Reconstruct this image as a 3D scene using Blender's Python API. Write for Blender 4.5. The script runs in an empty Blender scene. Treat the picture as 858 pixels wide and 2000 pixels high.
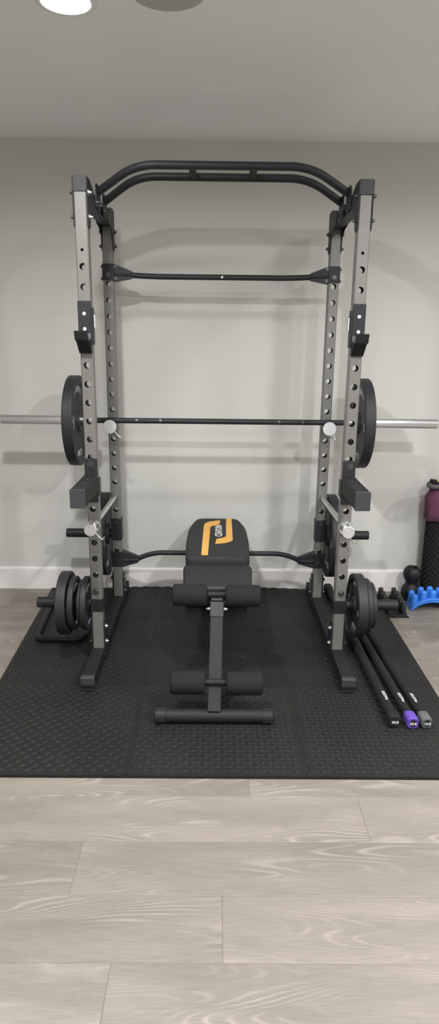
import bpy, bmesh, math, random
from math import sin, cos, pi, sqrt, radians, atan2, acos, floor
from mathutils import Vector, Matrix
random.seed(7)
SC = bpy.context.scene
COL = SC.collection

# ------------------------------------------------------------------ materials
def srgb(r, g, b):
    f = lambda c: (c/255/12.92) if c/255 <= .04045 else ((c/255+.055)/1.055)**2.4
    return (f(r), f(g), f(b), 1)

class NT:
    def __init__(s, name):
        s.m = bpy.data.materials.new(name); s.m.use_nodes = True
        s.n = s.m.node_tree.nodes; s.l = s.m.node_tree.links
        s.b = s.n['Principled BSDF']
    def add(s, t, **kw):
        x = s.n.new(t)
        for k, v in kw.items():
            if k.startswith('i_'):
                key = k[2:]
                key = int(key) if key.isdigit() else key.replace('_', ' ')
                x.inputs[key].default_value = v
            else: setattr(x, k, v)
        return x
    def link(s, a, ao, b, bi): s.l.new(a.outputs[ao], b.inputs[bi])
    def math(s, op, a, b=None, c=None):
        x = s.n.new('ShaderNodeMath'); x.operation = op
        for i, v in enumerate((a, b, c)):
            if v is None: continue
            if isinstance(v, (int, float)): x.inputs[i].default_value = v
            else: s.l.new(v, x.inputs[i])
        return x.outputs[0]

def simple(name, col, rough=.5, metal=0., var=.06, scale=40, bump=0., bscale=300, spec=.5, coat=0.):
    t = NT(name); b = t.b
    b.inputs['Roughness'].default_value = rough
    b.inputs['Metallic'].default_value = metal
    b.inputs['Specular IOR Level'].default_value = spec
    b.inputs['Coat Weight'].default_value = coat
    tc = t.add('ShaderNodeTexCoord')
    no = t.add('ShaderNodeTexNoise', i_Scale=scale, i_Detail=4.)
    t.link(tc, 'Object', no, 'Vector')
    r = t.add('ShaderNodeValToRGB')
    lo = tuple(c*(1-var) for c in col[:3])+(1,); hi = tuple(min(1, c*(1+var)) for c in col[:3])+(1,)
    r.color_ramp.elements[0].color = lo; r.color_ramp.elements[1].color = hi
    r.color_ramp.elements[0].position = .3; r.color_ramp.elements[1].position = .7
    t.link(no, 'Fac', r, 'Fac'); t.link(r, 'Color', b, 'Base Color')
    if bump:
        n2 = t.add('ShaderNodeTexNoise', i_Scale=float(bscale), i_Detail=3.)
        t.link(tc, 'Object', n2, 'Vector')
        bp = t.add('ShaderNodeBump', i_Strength=bump, i_Distance=.002)
        t.link(n2, 'Fac', bp, 'Height'); t.link(bp, 'Normal', b, 'Normal')
    return t.m

M = {}
M['wall'] = simple('wall_paint', (.575, .575, .54, 1), .75, var=.012, scale=2, bump=.15, bscale=160, spec=.25)
M['side'] = simple('side_wall_paint', (.78, .78, .77, 1), .8, var=.012, scale=2, spec=.2)
M['ceiling'] = simple('ceiling_paint', (.90, .915, .92, 1), .85, var=.012, scale=2, bump=.2, bscale=120, spec=.2)
M['base'] = simple('baseboard_gloss_paint', (.74, .725, .71, 1), .35, var=.01, scale=3)
M['upright'] = simple('bronze_grey_powder_coat', (.180, .178, .162, 1), .42, metal=.25, var=.05, scale=60, bump=.12, bscale=900)
M['black'] = simple('black_powder_coat', (.019, .0205, .023, 1), .48, var=.12, scale=50, bump=.15, bscale=900, spec=0.32)
M['charcoal'] = simple('charcoal_powder_coat', (.013, .013, .0127, 1), .62, var=.08, scale=50, bump=.15, bscale=900, spec=0.32)
M['plastic'] = simple('black_plastic', (.014, .0145, .0155, 1), .5, var=.1, scale=60, spec=0.32)
M['capplastic'] = simple('grey_black_cap_plastic', (.040, .042, .045, 1), .5, var=.06, scale=60, spec=0.32)
M['rubber'] = simple('black_rubber', (.014, .014, .0135, 1), .75, var=.2, scale=30, bump=.3, bscale=500, spec=0.25)
M['iron'] = simple('cast_iron_black_enamel', (.017, .018, .0195, 1), .50, var=.15, scale=70, bump=.35, bscale=420, spec=0.4)
M['foam'] = simple('black_foam', (.016, .016, .0155, 1), .85, var=.1, scale=80, bump=.5, bscale=700, spec=0.2)
M['vinyl'] = simple('black_vinyl', (.024, .024, .024, 1), .66, var=.08, scale=90, bump=.3, bscale=1100, spec=0.3)
M['chrome'] = simple('chrome', (.74, .74, .74, 1), .16, metal=1, var=.03, scale=90)
M['brushed'] = simple('brushed_zinc', (.80, .82, .84, 1), .42, metal=1, var=.12, scale=180)
M['steel'] = simple('sleeve_steel', (.80, .81, .83, 1), .22, metal=1, var=.05, scale=120)
M['bolt'] = simple('dark_bolt_steel', (.10, .10, .105, 1), .35, metal=.8, var=.1, scale=90)
M['zincbolt'] = simple('zinc_bolt', (.42, .42, .42, 1), .45, metal=.9, var=.1, scale=90)
M['white'] = simple('white_print', (.72, .72, .71, 1), .6, var=.05, scale=100)
M['letter'] = simple('silver_paint_lettering', (.42, .43, .44, 1), .5, var=.5, scale=160)
M['screw'] = simple('white_screw', (.75, .75, .74, 1), .4, var=.02)
M['yellow'] = simple('orange_yellow_vinyl', (.76, .41, .085, 1), .55, var=.05, scale=90)
M['purple'] = simple('purple_rubber', (.105, .055, .36, 1), .6, var=.08, scale=60)
M['greycap'] = simple('grey_rubber', (.095, .098, .102, 1), .65, var=.08, scale=60)
M['blue'] = simple('blue_plastic', (.035, .19, .66, 1), .5, var=.05, scale=40)
M['maroon'] = simple('maroon_cloth', (.135, .042, .082, 1), .9, var=.1, scale=60, bump=.5, bscale=900)
M['grey_web'] = simple('grey_webbing', (.10, .10, .10, 1), .85, var=.15, scale=90, bump=.5, bscale=600)
M['paleyellow'] = simple('pale_yellow_fabric', (.62, .54, .18, 1), .85, var=.15, scale=60)
M['disc'] = simple('grey_ceiling_plate', (.46, .46, .455, 1), .7, var=.02)
M['trimring'] = simple('white_trim_ring', (.8, .8, .79, 1), .5, var=.01)
M['gap'] = simple('dark_floor_gap', (.16, .135, .11, 1), .8)

def emis(name, col, s):
    t = NT(name); t.b.inputs['Base Color'].default_value = (1, 1, 1, 1)
    t.b.inputs['Emission Color'].default_value = col; t.b.inputs['Emission Strength'].default_value = s
    return t.m
M['lens'] = emis('lamp_lens', (1, .98, .97, 1), 18)

def mat_rubber():
    t = NT('eva_foam_mat'); b = t.b
    tc = t.add('ShaderNodeTexCoord')
    no = t.add('ShaderNodeTexNoise', i_Scale=3.5, i_Detail=5.)
    t.link(tc, 'Object', no, 'Vector')
    r = t.add('ShaderNodeValToRGB')
    r.color_ramp.elements[0].position = .3; r.color_ramp.elements[1].position = .72
    r.color_ramp.elements[0].color = (.0115, .0113, .0105, 1); r.color_ramp.elements[1].color = (.017, .0167, .0155, 1)
    t.link(no, 'Fac', r, 'Fac')
    sp = t.add('ShaderNodeTexNoise', i_Scale=130., i_Detail=2.)
    t.link(tc, 'Object', sp, 'Vector')
    k = t.math('MULTIPLY', t.math('GREATER_THAN', sp.outputs['Fac'], .765), .5)
    mx = t.add('ShaderNodeMixRGB'); mx.inputs['Color2'].default_value = (.14, .135, .12, 1)
    t.l.new(k, mx.inputs['Fac']); t.link(r, 'Color', mx, 'Color1'); t.link(mx, 'Color', b, 'Base Color')
    b.inputs['Roughness'].default_value = .50; b.inputs['Specular IOR Level'].default_value = .27
    n2 = t.add('ShaderNodeTexNoise', i_Scale=450.); t.link(tc, 'Object', n2, 'Vector')
    bp = t.add('ShaderNodeBump', i_Strength=.35, i_Distance=.001)
    t.link(n2, 'Fac', bp, 'Height'); t.link(bp, 'Normal', b, 'Normal')
    return t.m
M['mat'] = mat_rubber()

def wood():
    t = NT('greige_vinyl_plank'); b = t.b
    tc = t.add('ShaderNodeTexCoord')
    at = t.add('ShaderNodeVertexColor'); at.layer_name = 'plank'
    sc = t.add('ShaderNodeSeparateColor'); t.link(at, 'Color', sc, 'Color')
    xyz = t.add('ShaderNodeSeparateXYZ'); t.link(tc, 'Object', xyz, 'Vector')
    def coords(sx, sy, k):
        c = t.add('ShaderNodeCombineXYZ')
        t.l.new(t.math('ADD', t.math('MULTIPLY', xyz.outputs[0], sx), t.math('MULTIPLY', sc.outputs[0], 37.)), c.inputs[0])
        t.l.new(t.math('ADD', t.math('MULTIPLY', xyz.outputs[1], sy), t.math('MULTIPLY', sc.outputs[1], 91.)), c.inputs[1])
        c.inputs[2].default_value = k
        return c
    # long blotches
    n1 = t.add('ShaderNodeTexNoise', i_Scale=1., i_Detail=3.); t.link(coords(1.5, 8., 0.), 0, n1, 'Vector')
    # fine streaks
    n2 = t.add('ShaderNodeTexNoise', i_Scale=1., i_Detail=5., i_Roughness=.65); t.link(coords(14., 230., 3.), 0, n2, 'Vector')
    # cathedral rings
    n3 = t.add('ShaderNodeTexNoise', i_Scale=1., i_Detail=1.5, i_Roughness=.4); t.link(coords(.9, 5.5, 7.), 0, n3, 'Vector')
    ring = t.math('SINE', t.math('MULTIPLY', n3.outputs['Fac'], 260.))
    ring = t.math('POWER', t.math('MULTIPLY', t.math('ADD', ring, 1.), .5), 4.)
    n4 = t.add('ShaderNodeTexNoise', i_Scale=1., i_Detail=2.); t.link(coords(2.2, 10., 11.), 0, n4, 'Vector')
    mr = t.add('ShaderNodeMapRange'); mr.inputs['From Min'].default_value = .47; mr.inputs['From Max'].default_value = .62
    t.link(n4, 'Fac', mr, 'Value')
    rm = t.math('MULTIPLY', ring, mr.outputs[0])
    n5 = t.add('ShaderNodeTexNoise', i_Scale=1., i_Detail=3.); t.link(coords(60., 260., 5.), 0, n5, 'Vector')
    rm = t.math('MULTIPLY', rm, t.math('ADD', n5.outputs['Fac'], .25))
    r1 = t.add('ShaderNodeValToRGB'); e = r1.color_ramp.elements
    e[0].position = .32; e[0].color = (.185, .164, .141, 1); e[1].position = .66; e[1].color = (.245, .218, .188, 1)
    t.link(n1, 'Fac', r1, 'Fac')
    m1 = t.add('ShaderNodeMixRGB', blend_type='MULTIPLY'); m1.inputs['Fac'].default_value = 1.
    r2 = t.add('ShaderNodeValToRGB'); e = r2.color_ramp.elements
    e[0].position = .3; e[0].color = (.86, .855, .85, 1); e[1].position = .62; e[1].color = (1.07, 1.07, 1.07, 1)
    t.link(n2, 'Fac', r2, 'Fac'); t.link(r1, 'Color', m1, 'Color1'); t.link(r2, 'Color', m1, 'Color2')
    m2 = t.add('ShaderNodeMixRGB'); m2.inputs['Color2'].default_value = (.385, .35, .30, 1)
    t.l.new(t.math('MULTIPLY', rm, .62), m2.inputs['Fac']); t.link(m1, 'Color', m2, 'Color1')
    # plank to plank value
    m3 = t.add('ShaderNodeMixRGB', blend_type='MULTIPLY'); m3.inputs['Fac'].default_value = 1.
    cc = t.add('ShaderNodeCombineColor')
    v = t.math('ADD', t.math('MULTIPLY', sc.outputs[2], .17), .90)
    for i in range(3): t.l.new(v, cc.inputs[i])
    t.link(m2, 'Color', m3, 'Color1'); t.link(cc, 'Color', m3, 'Color2'); t.link(m3, 'Color', b, 'Base Color')
    b.inputs['Roughness'].default_value = .46; b.inputs['Specular IOR Level'].default_value = .4
    bp = t.add('ShaderNodeBump', i_Strength=.12, i_Distance=.0006)
    t.link(n2, 'Fac', bp, 'Height'); t.link(bp, 'Normal', b, 'Normal')
    return t.m
M['wood'] = wood()

# ------------------------------------------------------------------ mesh kit
class MB:
    def __init__(s): s.v = []; s.f = []; s.sm = []; s.mi = []; s.k = 0
    def add(s, vs, fs, smooth=False):
        o = len(s.v); s.v += [tuple(p) for p in vs]
        for f in fs: s.f.append([o+i for i in f]); s.sm.append(smooth); s.mi.append(s.k)
    def box(s, x0, x1, y0, y1, z0, z1, c=0.0):
        """box, optionally chamfered by c on all edges"""
        if c <= 0:
            vs = [(x, y, z) for z in (z0, z1) for y in (y0, y1) for x in (x0, x1)]
            s.add(vs, [(0, 2, 3, 1), (4, 5, 7, 6), (0, 1, 5, 4), (2, 6, 7, 3), (0, 4, 6, 2), (1, 3, 7, 5)]); return
        bm = bmesh.new()
        vs = [bm.verts.new(p) for p in [(x, y, z) for z in (z0, z1) for y in (y0, y1) for x in (x0, x1)]]
        for f in [(0, 2, 3, 1), (4, 5, 7, 6), (0, 1, 5, 4), (2, 6, 7, 3), (0, 4, 6, 2), (1, 3, 7, 5)]:
            bm.faces.new([vs[i] for i in f])
        bmesh.ops.bevel(bm, geom=bm.edges[:], offset=c, segments=2, affect='EDGES', profile=.5)
        s.bm(bm)
    def bm(s, bm, smooth=False, mat=None):
        bm.verts.index_update()
        if mat: bm.transform(mat)
        s.add([v.co[:] for v in bm.verts], [[v.index for v in f.verts] for f in bm.faces], smooth); bm.free()
    def prism(s, poly, axis, a, b, c=0.):
        """extrude 2D poly along axis 'x','y','z' from a to b. poly coords are the other two axes in order"""
        def P(u, v, w):
            return {'x': (w, u, v), 'y': (u, w, v), 'z': (u, v, w)}[axis]
        bm = bmesh.new()
        A = [bm.verts.new(P(u, v, a)) for u, v in poly]; B = [bm.verts.new(P(u, v, b)) for u, v in poly]
        n = len(poly); bm.faces.new(A); bm.faces.new(B[::-1])
        for i in range(n): bm.faces.new((A[i], B[i], B[(i+1) % n], A[(i+1) % n]))
        bmesh.ops.recalc_face_normals(bm, faces=bm.faces[:])
        if c: bmesh.ops.bevel(bm, geom=bm.edges[:], offset=c, segments=2, affect='EDGES', profile=.5)
        s.bm(bm)
    def tube(s, path, r, n=20, caps=True, round_ends=0.):
        P = [Vector(p) for p in path]; R = r if isinstance(r, (list, tuple)) else [r]*len(P)
        T = []
        for i in range(len(P)):
            a = P[i]-P[i-1] if i else P[1]-P[0]; b = P[i+1]-P[i] if i < len(P)-1 else a
            t = (a.normalized()+b.normalized())
            T.append(t.normalized() if t.length > 1e-6 else a.normalized())
        up = Vector((0, 0, 1)) if abs(T[0].z) < .9 else Vector((0, 1, 0))
        u = T[0].cross(up).normalized(); rings = []
        for i in range(len(P)):
            u = (u-T[i]*u.dot(T[i])).normalized(); w = T[i].cross(u)
            rings.append([P[i]+(u*cos(2*pi*k/n)+w*sin(2*pi*k/n))*R[i] for k in range(n)])
        vs = [p for rg in rings for p in rg]; fs = []
        for i in range(len(P)-1):
            for k in range(n):
                a = i*n+k; b = i*n+(k+1) % n; fs.append((a, b, b+n, a+n))
        s.add(vs, fs, True)
        if caps:
            s.add(rings[0], [list(range(n))[::-1]]); s.add(rings[-1], [list(range(n))])
    def cyl(s, p0, p1, r, n=24, c=0.):
        p0 = Vector(p0); p1 = Vector(p1); d = (p1-p0).normalized()
        if c <= 0: s.tube([p0, p1], r, n); return
        # chamfered ends, separate vertices so edges stay crisp
        s.tube([p0+d*c, p1-d*c], r, n, caps=False)
        s.tube([p0, p0+d*c], [r-c, r], n, caps=False); s.tube([p1-d*c, p1], [r, r-c], n, caps=False)
        s.tube([p0, p0+d*1e-5], [r-c, r-c], n, caps=True); s.tube([p1-d*1e-5, p1], [r-c, r-c], n, caps=True)
    def lathe(s, prof, mat=None, n=40, smooth=True):
        """profile (r,z) about z"""
        vs = []; fs = []
        for r, z in prof:
            for k in range(n): vs.append(Vector((r*cos(2*pi*k/n), r*sin(2*pi*k/n), z)))
        for i in range(len(prof)-1):
            for k in range(n):
                a = i*n+k; b = i*n+(k+1) % n; fs.append((a, b, b+n, a+n))
        if mat: vs = [mat @ v for v in vs]
        s.add(vs, fs, smooth)
    def build(s, name, mat, parent=None, mats=None):
        me = bpy.data.meshes.new(name); me.from_pydata(s.v, [], s.f); me.validate()
        if len(me.polygons) == len(s.sm):
            me.polygons.foreach_set('use_smooth', s.sm); me.polygons.foreach_set('material_index', s.mi)
        bm = bmesh.new(); bm.from_mesh(me); bmesh.ops.recalc_face_normals(bm, faces=bm.faces[:]); bm.to_mesh(me); bm.free()
        for m in ([mat] if mats is None else mats): me.materials.append(M[m])
        o = bpy.data.objects.new(name, me); COL.objects.link(o)
        if parent:
            o.parent = parent; o.matrix_parent_inverse = Matrix.Identity(4)
            o.location = -Vector(parent['_o']) if '_o' in parent else (0, 0, 0)
        return o

def thing(name, label, cat, loc=(0, 0, 0), group=None):
    """Empty at the thing's base; parts are given in world coordinates"""
    o = bpy.data.objects.new(name, None); COL.objects.link(o); o.location = loc; o['_o'] = tuple(loc)
    o.empty_display_size = .05
    o['label'] = label; o['category'] = cat
    if group: o['group'] = group
    return o
def tag(o, label, cat, group=None, kind=None):
    o['label'] = label; o['category'] = cat
    if group: o['group'] = group
    if kind: o['kind'] = kind
    return o
def struct(o): o['kind'] = 'structure'; return o
def sub(mb, name, mat, part, root):
    """sub-part: child of a part that itself sits in world coordinates relative to root"""
    o = mb.build(name, mat); o.parent = part; o.matrix_parent_inverse = Matrix.Identity(4); o.location = (0, 0, 0)
    return o
def copy_thing(src, loc, rotz=0., label=None, group=None, name=None):
    r = src.copy(); COL.objects.link(r); r.location = loc; r.rotation_euler = (0, 0, rotz)
    if label: r['label'] = label
    if group: r['group'] = group
    for ch in list(src.children):
        c = ch.copy(); COL.objects.link(c); c.parent = r
        for g in list(ch.children):
            d = g.copy(); COL.objects.link(d); d.parent = c
    return r

def text_mesh(txt, size, extrude=.0004, shear=0., spacing=1.):
    cu = bpy.data.curves.new('t', 'FONT'); cu.body = txt; cu.size = size; cu.extrude = extrude
    cu.align_x = 'CENTER'; cu.shear = shear; cu.space_character = spacing; cu.resolution_u = 3
    cu.offset = size*.018
    o = bpy.data.objects.new('t', cu); COL.objects.link(o)
    bpy.context.view_layer.update()
    dg = bpy.context.evaluated_depsgraph_get()
    me = bpy.data.meshes.new_from_object(o.evaluated_get(dg))
    vs = [v.co.copy() for v in me.vertices]; fs = [list(p.vertices) for p in me.polygons]
    bpy.data.objects.remove(o); bpy.data.curves.remove(cu); bpy.data.meshes.remove(me)
    return vs, fs

def arc_pts(a, b, c, r, n=8):
    """round the corner at b between a and c with n points"""
    a, b, c = Vector(a), Vector(b), Vector(c)
    p = b+(a-b).normalized()*r; q = b+(c-b).normalized()*r
    return [((1-t)**2*p+2*t*(1-t)*b+t*t*q) for t in [i/n for i in range(n+1)]]
def rounded(path, r):
    out = [Vector(path[0])]
    for i in range(1, len(path)-1): out += arc_pts(path[i-1], path[i], path[i+1], r)
    return out+[Vector(path[-1])]

# ------------------------------------------------------------------ room
WY, CZ = 3.62, 2.43
X0, X1, Y0 = -3.4, 4.2, -3.6
m = MB(); m.box(X0-.1, X1+.1, WY, WY+.12, -.05, CZ+.1); struct(m.build('wall_back', 'wall'))
m = MB(); m.box(X0-.12, X0, Y0, WY+.1, -.05, CZ+.1); struct(m.build('wall_left', 'side'))
m = MB(); m.box(X1, X1+.12, Y0, WY+.1, -.05, CZ+.1); struct(m.build('wall_right', 'side'))
m = MB(); m.box(X0-.1, X1+.1, Y0-.12, Y0, -.05, CZ+.1); struct(m.build('wall_front', 'side'))
m = MB(); m.box(X0-.1, X1+.1, Y0-.1, WY+.1, CZ, CZ+.1); struct(m.build('ceiling', 'ceiling'))
m = MB(); m.prism([(WY, 0), (WY-.015, 0), (WY-.015, .122), (WY-.013, .129), (WY-.007, .136), (WY, .136)], 'x', X0, X1)
struct(m.build('baseboard_back', 'base'))

# floor: planks 0.1945 wide running in X
m = MB(); cols = []
PW = .1945; joints = {0: -.264, 1: .007, 2: -.408, 3: .457, 4: .102}
def fl(x0, x1, y0, y1, z, g):
    b = .0016
    m.add([(x0+g, y0+g, z-.0012), (x1-g, y0+g, z-.0012), (x1-g, y1-g, z-.0012), (x0+g, y1-g, z-.0012),
           (x0+g+b, y0+g+b, z), (x1-g-b, y0+g+b, z), (x1-g-b, y1-g-b, z), (x0+g+b, y1-g-b, z)],
          [(4, 5, 6, 7), (0, 1, 5, 4), (1, 2, 6, 5), (2, 3, 7, 6), (3, 0, 4, 7)])
rr = random.Random(3)
k0 = int(floor((Y0-1.02)/PW)); k1 = int((WY-1.02)/PW)+1
for k in range(k0, k1+1):
    ya, yb = 1.02+PW*k, 1.02+PW*(k+1)
    ya = max(ya, Y0); yb = min(yb, WY)
    if yb-ya < .01: continue
    j = joints.get(k, rr.uniform(-.6, .6)); L = 1.22
    i0 = int(floor((X0-j)/L)); i1 = int((X1-j)/L)+1
    for i in range(i0, i1+1):
        xa, xb = max(j+L*i, X0), min(j+L*(i+1), X1)
        if xb-xa < .01: continue
        c = (rr.random(), rr.random(), rr.random(), 1.)
        if k == 4 and i == 0: c = (c[0], c[1], .75, 1)
        if k == 2 and i == -1: c = (c[0], c[1], .3, 1)
        if k == 1 and i == -1: c = (c[0], c[1], .2, 1)
        fl(xa, xb, ya, yb, 0., .0004); cols += [c]*5
m.k = 1; m.box(X0, X1, Y0, WY, -.05, -.0011); cols += [(0, 0, 0, 1)]*6
fo = struct(m.build('floor', None, mats=['wood', 'gap']))
ca = fo.data.color_attributes.new('plank', 'FLOAT_COLOR', 'CORNER')
for p in fo.data.polygons:
    for li in p.loop_indices: ca.data[li].color = cols[p.index]

# ------------------------------------------------------------------ lamps in the ceiling
LAMP_W = 44.
def lamp(x, y, label, w=1., spread=170):
    t = thing('ceiling_light', label, 'light', (x, y, CZ), 'round downlights in the ceiling')
    m = MB(); m.lathe([(.072, CZ-.001), (.074, CZ-.006), (.086, CZ-.0045), (.094, CZ-.0002), (.094, CZ), (.072, CZ)], Matrix.Translation((x, y, 0)), 48)
    m.build('trim_ring', 'trimring', t)
    m = MB(); m.add([(x+.0725*cos(a), y+.0725*sin(a), CZ-.0012) for a in [2*pi*k/48 for k in range(48)]], [list(range(48))])
    m.build('lamp_lens', 'lens', t)
    ld = bpy.data.lights.new('downlight', 'AREA'); ld.shape = 'DISK'; ld.size = .135; ld.energy = LAMP_W*w
    ld.color = (1., .995, 1.); ld.spread = radians(spread)
    lo = bpy.data.objects.new('downlight', ld); COL.objects.link(lo); lo.parent = t
    lo.location = (0, 0, -.0075)
lamp(-.482, 2.25, 'lit round downlight at the top left of the ceiling', .11)
lamp(1.12, 2.25, 'lit round downlight in the ceiling over the right side of the power rack', .16)
lamp(2.72, 2.25, 'lit round downlight in the ceiling nearest the back right corner', .62)
lamp(2.72, .50, 'lit round downlight in the ceiling right of the camera by the right wall', .5)
lamp(-.482, 1.40, 'lit round downlight in the ceiling in front of the rack and left of the camera', 1.0)
lamp(1.10, .50, 'lit round downlight in the ceiling right of the camera', 1.32)
lamp(-.482, -1.3, 'lit round downlight in the ceiling far behind the camera on the left', .55)
lamp(1.12, -1.3, 'lit round downlight in the ceiling far behind the camera on the right', .6)
lamp(.3, -2.9, 'added unseen round downlight in the ceiling nearest the front wall', 1.0)  # unseen lamp added so the back wall gains more light than the floor
t = thing('ceiling_disk', 'round flat grey cover plate on the ceiling, right of the lit downlight', 'cover plate', (-.173, 2.19, CZ))  # plain round grey disc, darker than the ceiling
m = MB(); m.lathe([(.0, CZ-.006), (.104, CZ-.006), (.110, CZ-.003), (.110, CZ)], Matrix.Translation((-.173, 2.19, 0)), 64, False)
m.build('disk', 'disc', t)
m = MB(); m.cyl((-.173, 2.19, CZ-.0075), (-.173, 2.19, CZ-.006), .006, 16); m.build('screw', 'disc', t)

# ------------------------------------------------------------------ foam mat tiles
MZ = .012
def xl(y): return -.952-.035*(y-2.5)
XR = .930
yr = [1.887, 2.503, 3.113, 3.602]
def gx(u, y):
    a = xl(y); return a+(XR-a)*u/3.
def teeth(n_teeth, amp=.007):
    """list of (t,offset) along 0..1"""
    out = []; p = 1./n_teeth
    for i in range(n_teeth):
        s = amp if i % 2 else -amp; a = i*p
        out += [(a+p*.12, s*.85), (a+p*.0+p*.20, s), (a+p*.80, s), (a+p*.88, s*.85)]
    return [(0., 0.)]+out+[(1., 0.)]
TT = teeth(20)
def lift(x, y):
    k = max(0., (y-3.42)/.18); c = max(0., 1-abs((x+.06)/.62)**4)
    return .012*k*k*c
names = [['front left', 'front middle', 'front right'], ['middle left', 'centre', 'middle right'], ['back left', 'back middle', 'back right']]
desc = [['black diamond-plate foam tile at the front left corner of the mat', 'black diamond-plate foam tile at the front edge under the foot of the bench', 'black diamond-plate foam tile at the front right corner, under the numbered bar ends'],
        ['black diamond-plate foam tile under the left front foot of the rack and the stored plates', 'black diamond-plate foam tile in the centre of the mat under the bench post', 'black diamond-plate foam tile under the right front foot of the rack and the weighted bars'],
        ['black diamond-plate foam tile at the back left corner, under the U-shaped tube', 'black diamond-plate foam tile at the back edge against the white baseboard, behind the bench', 'black diamond-plate foam tile at the back right corner beside the small pronged rack']]
g = .0007
for r in range(3):
    for q in range(3):
        ya, yb = yr[r], yr[r+1]
        def edge_h(y, interior, sgn):  # left->right
            n = []
            for tt, o in TT:
                n.append((gx(q+tt, y), y+(o if interior else 0)+sgn*g))
            return n if interior else [n[0], n[-1]]
        def edge_v(u, interior, sgn):  # bottom->top
            n = []
            for tt, o in TT:
                y = ya+(yb-ya)*tt; n.append((gx(u, y)+(o if interior else 0)+sgn*g, y))
            return n if interior else [n[0], n[-1]]
        bot = edge_h(ya, r > 0, 1); top = edge_h(yb, r < 2, -1)
        if r == 2:
            top = []
            for tt, o in TT: top.append((gx(q+tt, yb), yb+o*.45-.006))
        lef = edge_v(q, q > 0, 1); rig = edge_v(q+1, q < 2, -1)
        poly = [(lef[0][0], bot[0][1])]+bot[1:-1]+[(rig[0][0], bot[-1][1])]+rig[1:-1]+[(rig[-1][0], top[-1][1])]+top[1:-1][::-1]+[(lef[-1][0], top[0][1])]+lef[1:-1][::-1]
        bm = bmesh.new()
        n_ = len(poly)
        A_ = [bm.verts.new((x, y, MZ)) for x, y in poly]; B_ = [bm.verts.new((x, y, .0003)) for x, y in poly]
        e_ = .012
        def core(x, y):
            y2 = min(max(y, ya+e_), yb-e_-(.012 if r == 2 else 0)); return (min(max(x, gx(q, y2)+e_), gx(q+1, y2)-e_), y2)
        for ring, z in ((A_, MZ), (B_, .0003)):
            I_ = [bm.verts.new((*core(x, y), z)) for x, y in poly]
            for i in range(n_):
                j = (i+1) % n_
                bm.faces.new((ring[i], ring[j], I_[j], I_[i]))
            bm.faces.new(I_)
        for i in range(n_): bm.faces.new((A_[i], B_[i], B_[(i+1) % n_], A_[(i+1) % n_]))
        bmesh.ops.remove_doubles(bm, verts=bm.verts[:], dist=1e-5)
        if r == 2:
            for yy in [3.44, 3.47, 3.50, 3.53, 3.56, 3.585]:
                bmesh.ops.bisect_plane(bm, geom=bm.verts[:]+bm.edges[:]+bm.faces[:], plane_co=(0, yy, 0), plane_no=(0, 1, 0))
            for i in range(1, 8):
                bmesh.ops.bisect_plane(bm, geom=bm.verts[:]+bm.edges[:]+bm.faces[:], plane_co=(gx(q+i/8., yb), 0, 0), plane_no=(1, 0, 0))
        for v in bm.verts:
            if r == 2: v.co.z += lift(v.co.x, v.co.y)
        m = MB(); m.bm(bm)
        # raised bars of the diamond plate
        a = .0228
        i0 = int(gx(q, ya)/a)-1; i1 = int(gx(q+1, ya)/a)+2
        for i in range(i0, i1):
            for j in range(int(ya/a), int(yb/a)+2):
                x, y = i*a, j*a
                if not (gx(q, y)+.016 < x < gx(q+1, y)-.016 and ya+.016 < y < yb-.02): continue
                an = radians(40) if (i+j) % 2 else radians(-40)
                if r == 0 and q == 0: pass
                ca_, sa = cos(an), sin(an); L_, W_, H_ = .0122, .0032, .0020
                z = MZ+(lift(x, y) if r == 2 else 0)
                loc = [(-L_, 0, 0), (-L_*.35, -W_, 0), (L_*.35, -W_, 0), (L_, 0, 0), (L_*.35, W_, 0), (-L_*.35, W_, 0), (-L_*.5, 0, H_*.9), (L_*.5, 0, H_*.9), (0, 0, H_)]
                m.add([(x+u*ca_-v*sa, y+u*sa+v*ca_, z+h) for u, v, h in loc],
                      [(0, 1, 6), (1, 8, 6), (1, 2, 8), (2, 7, 8), (2, 3, 7), (3, 4, 7), (4, 8, 7), (4, 5, 8), (5, 6, 8), (5, 0, 6)])
        tag(m.build('foam_mat_tile', 'mat'), desc[r][q], 'floor mat', 'interlocking black diamond-plate foam tiles')

# ------------------------------------------------------------------ power rack
UX, UW = .552, .025
YF, YR = 2.70, 3.322      # front faces of the uprights
ZF, ZR, HP = 1.7289, 1.7131, .0762
rack = thing('power_rack', 'tall grey and black steel power rack with perforated uprights standing on the black mat', 'power rack', (0, 3.03, MZ))

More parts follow.
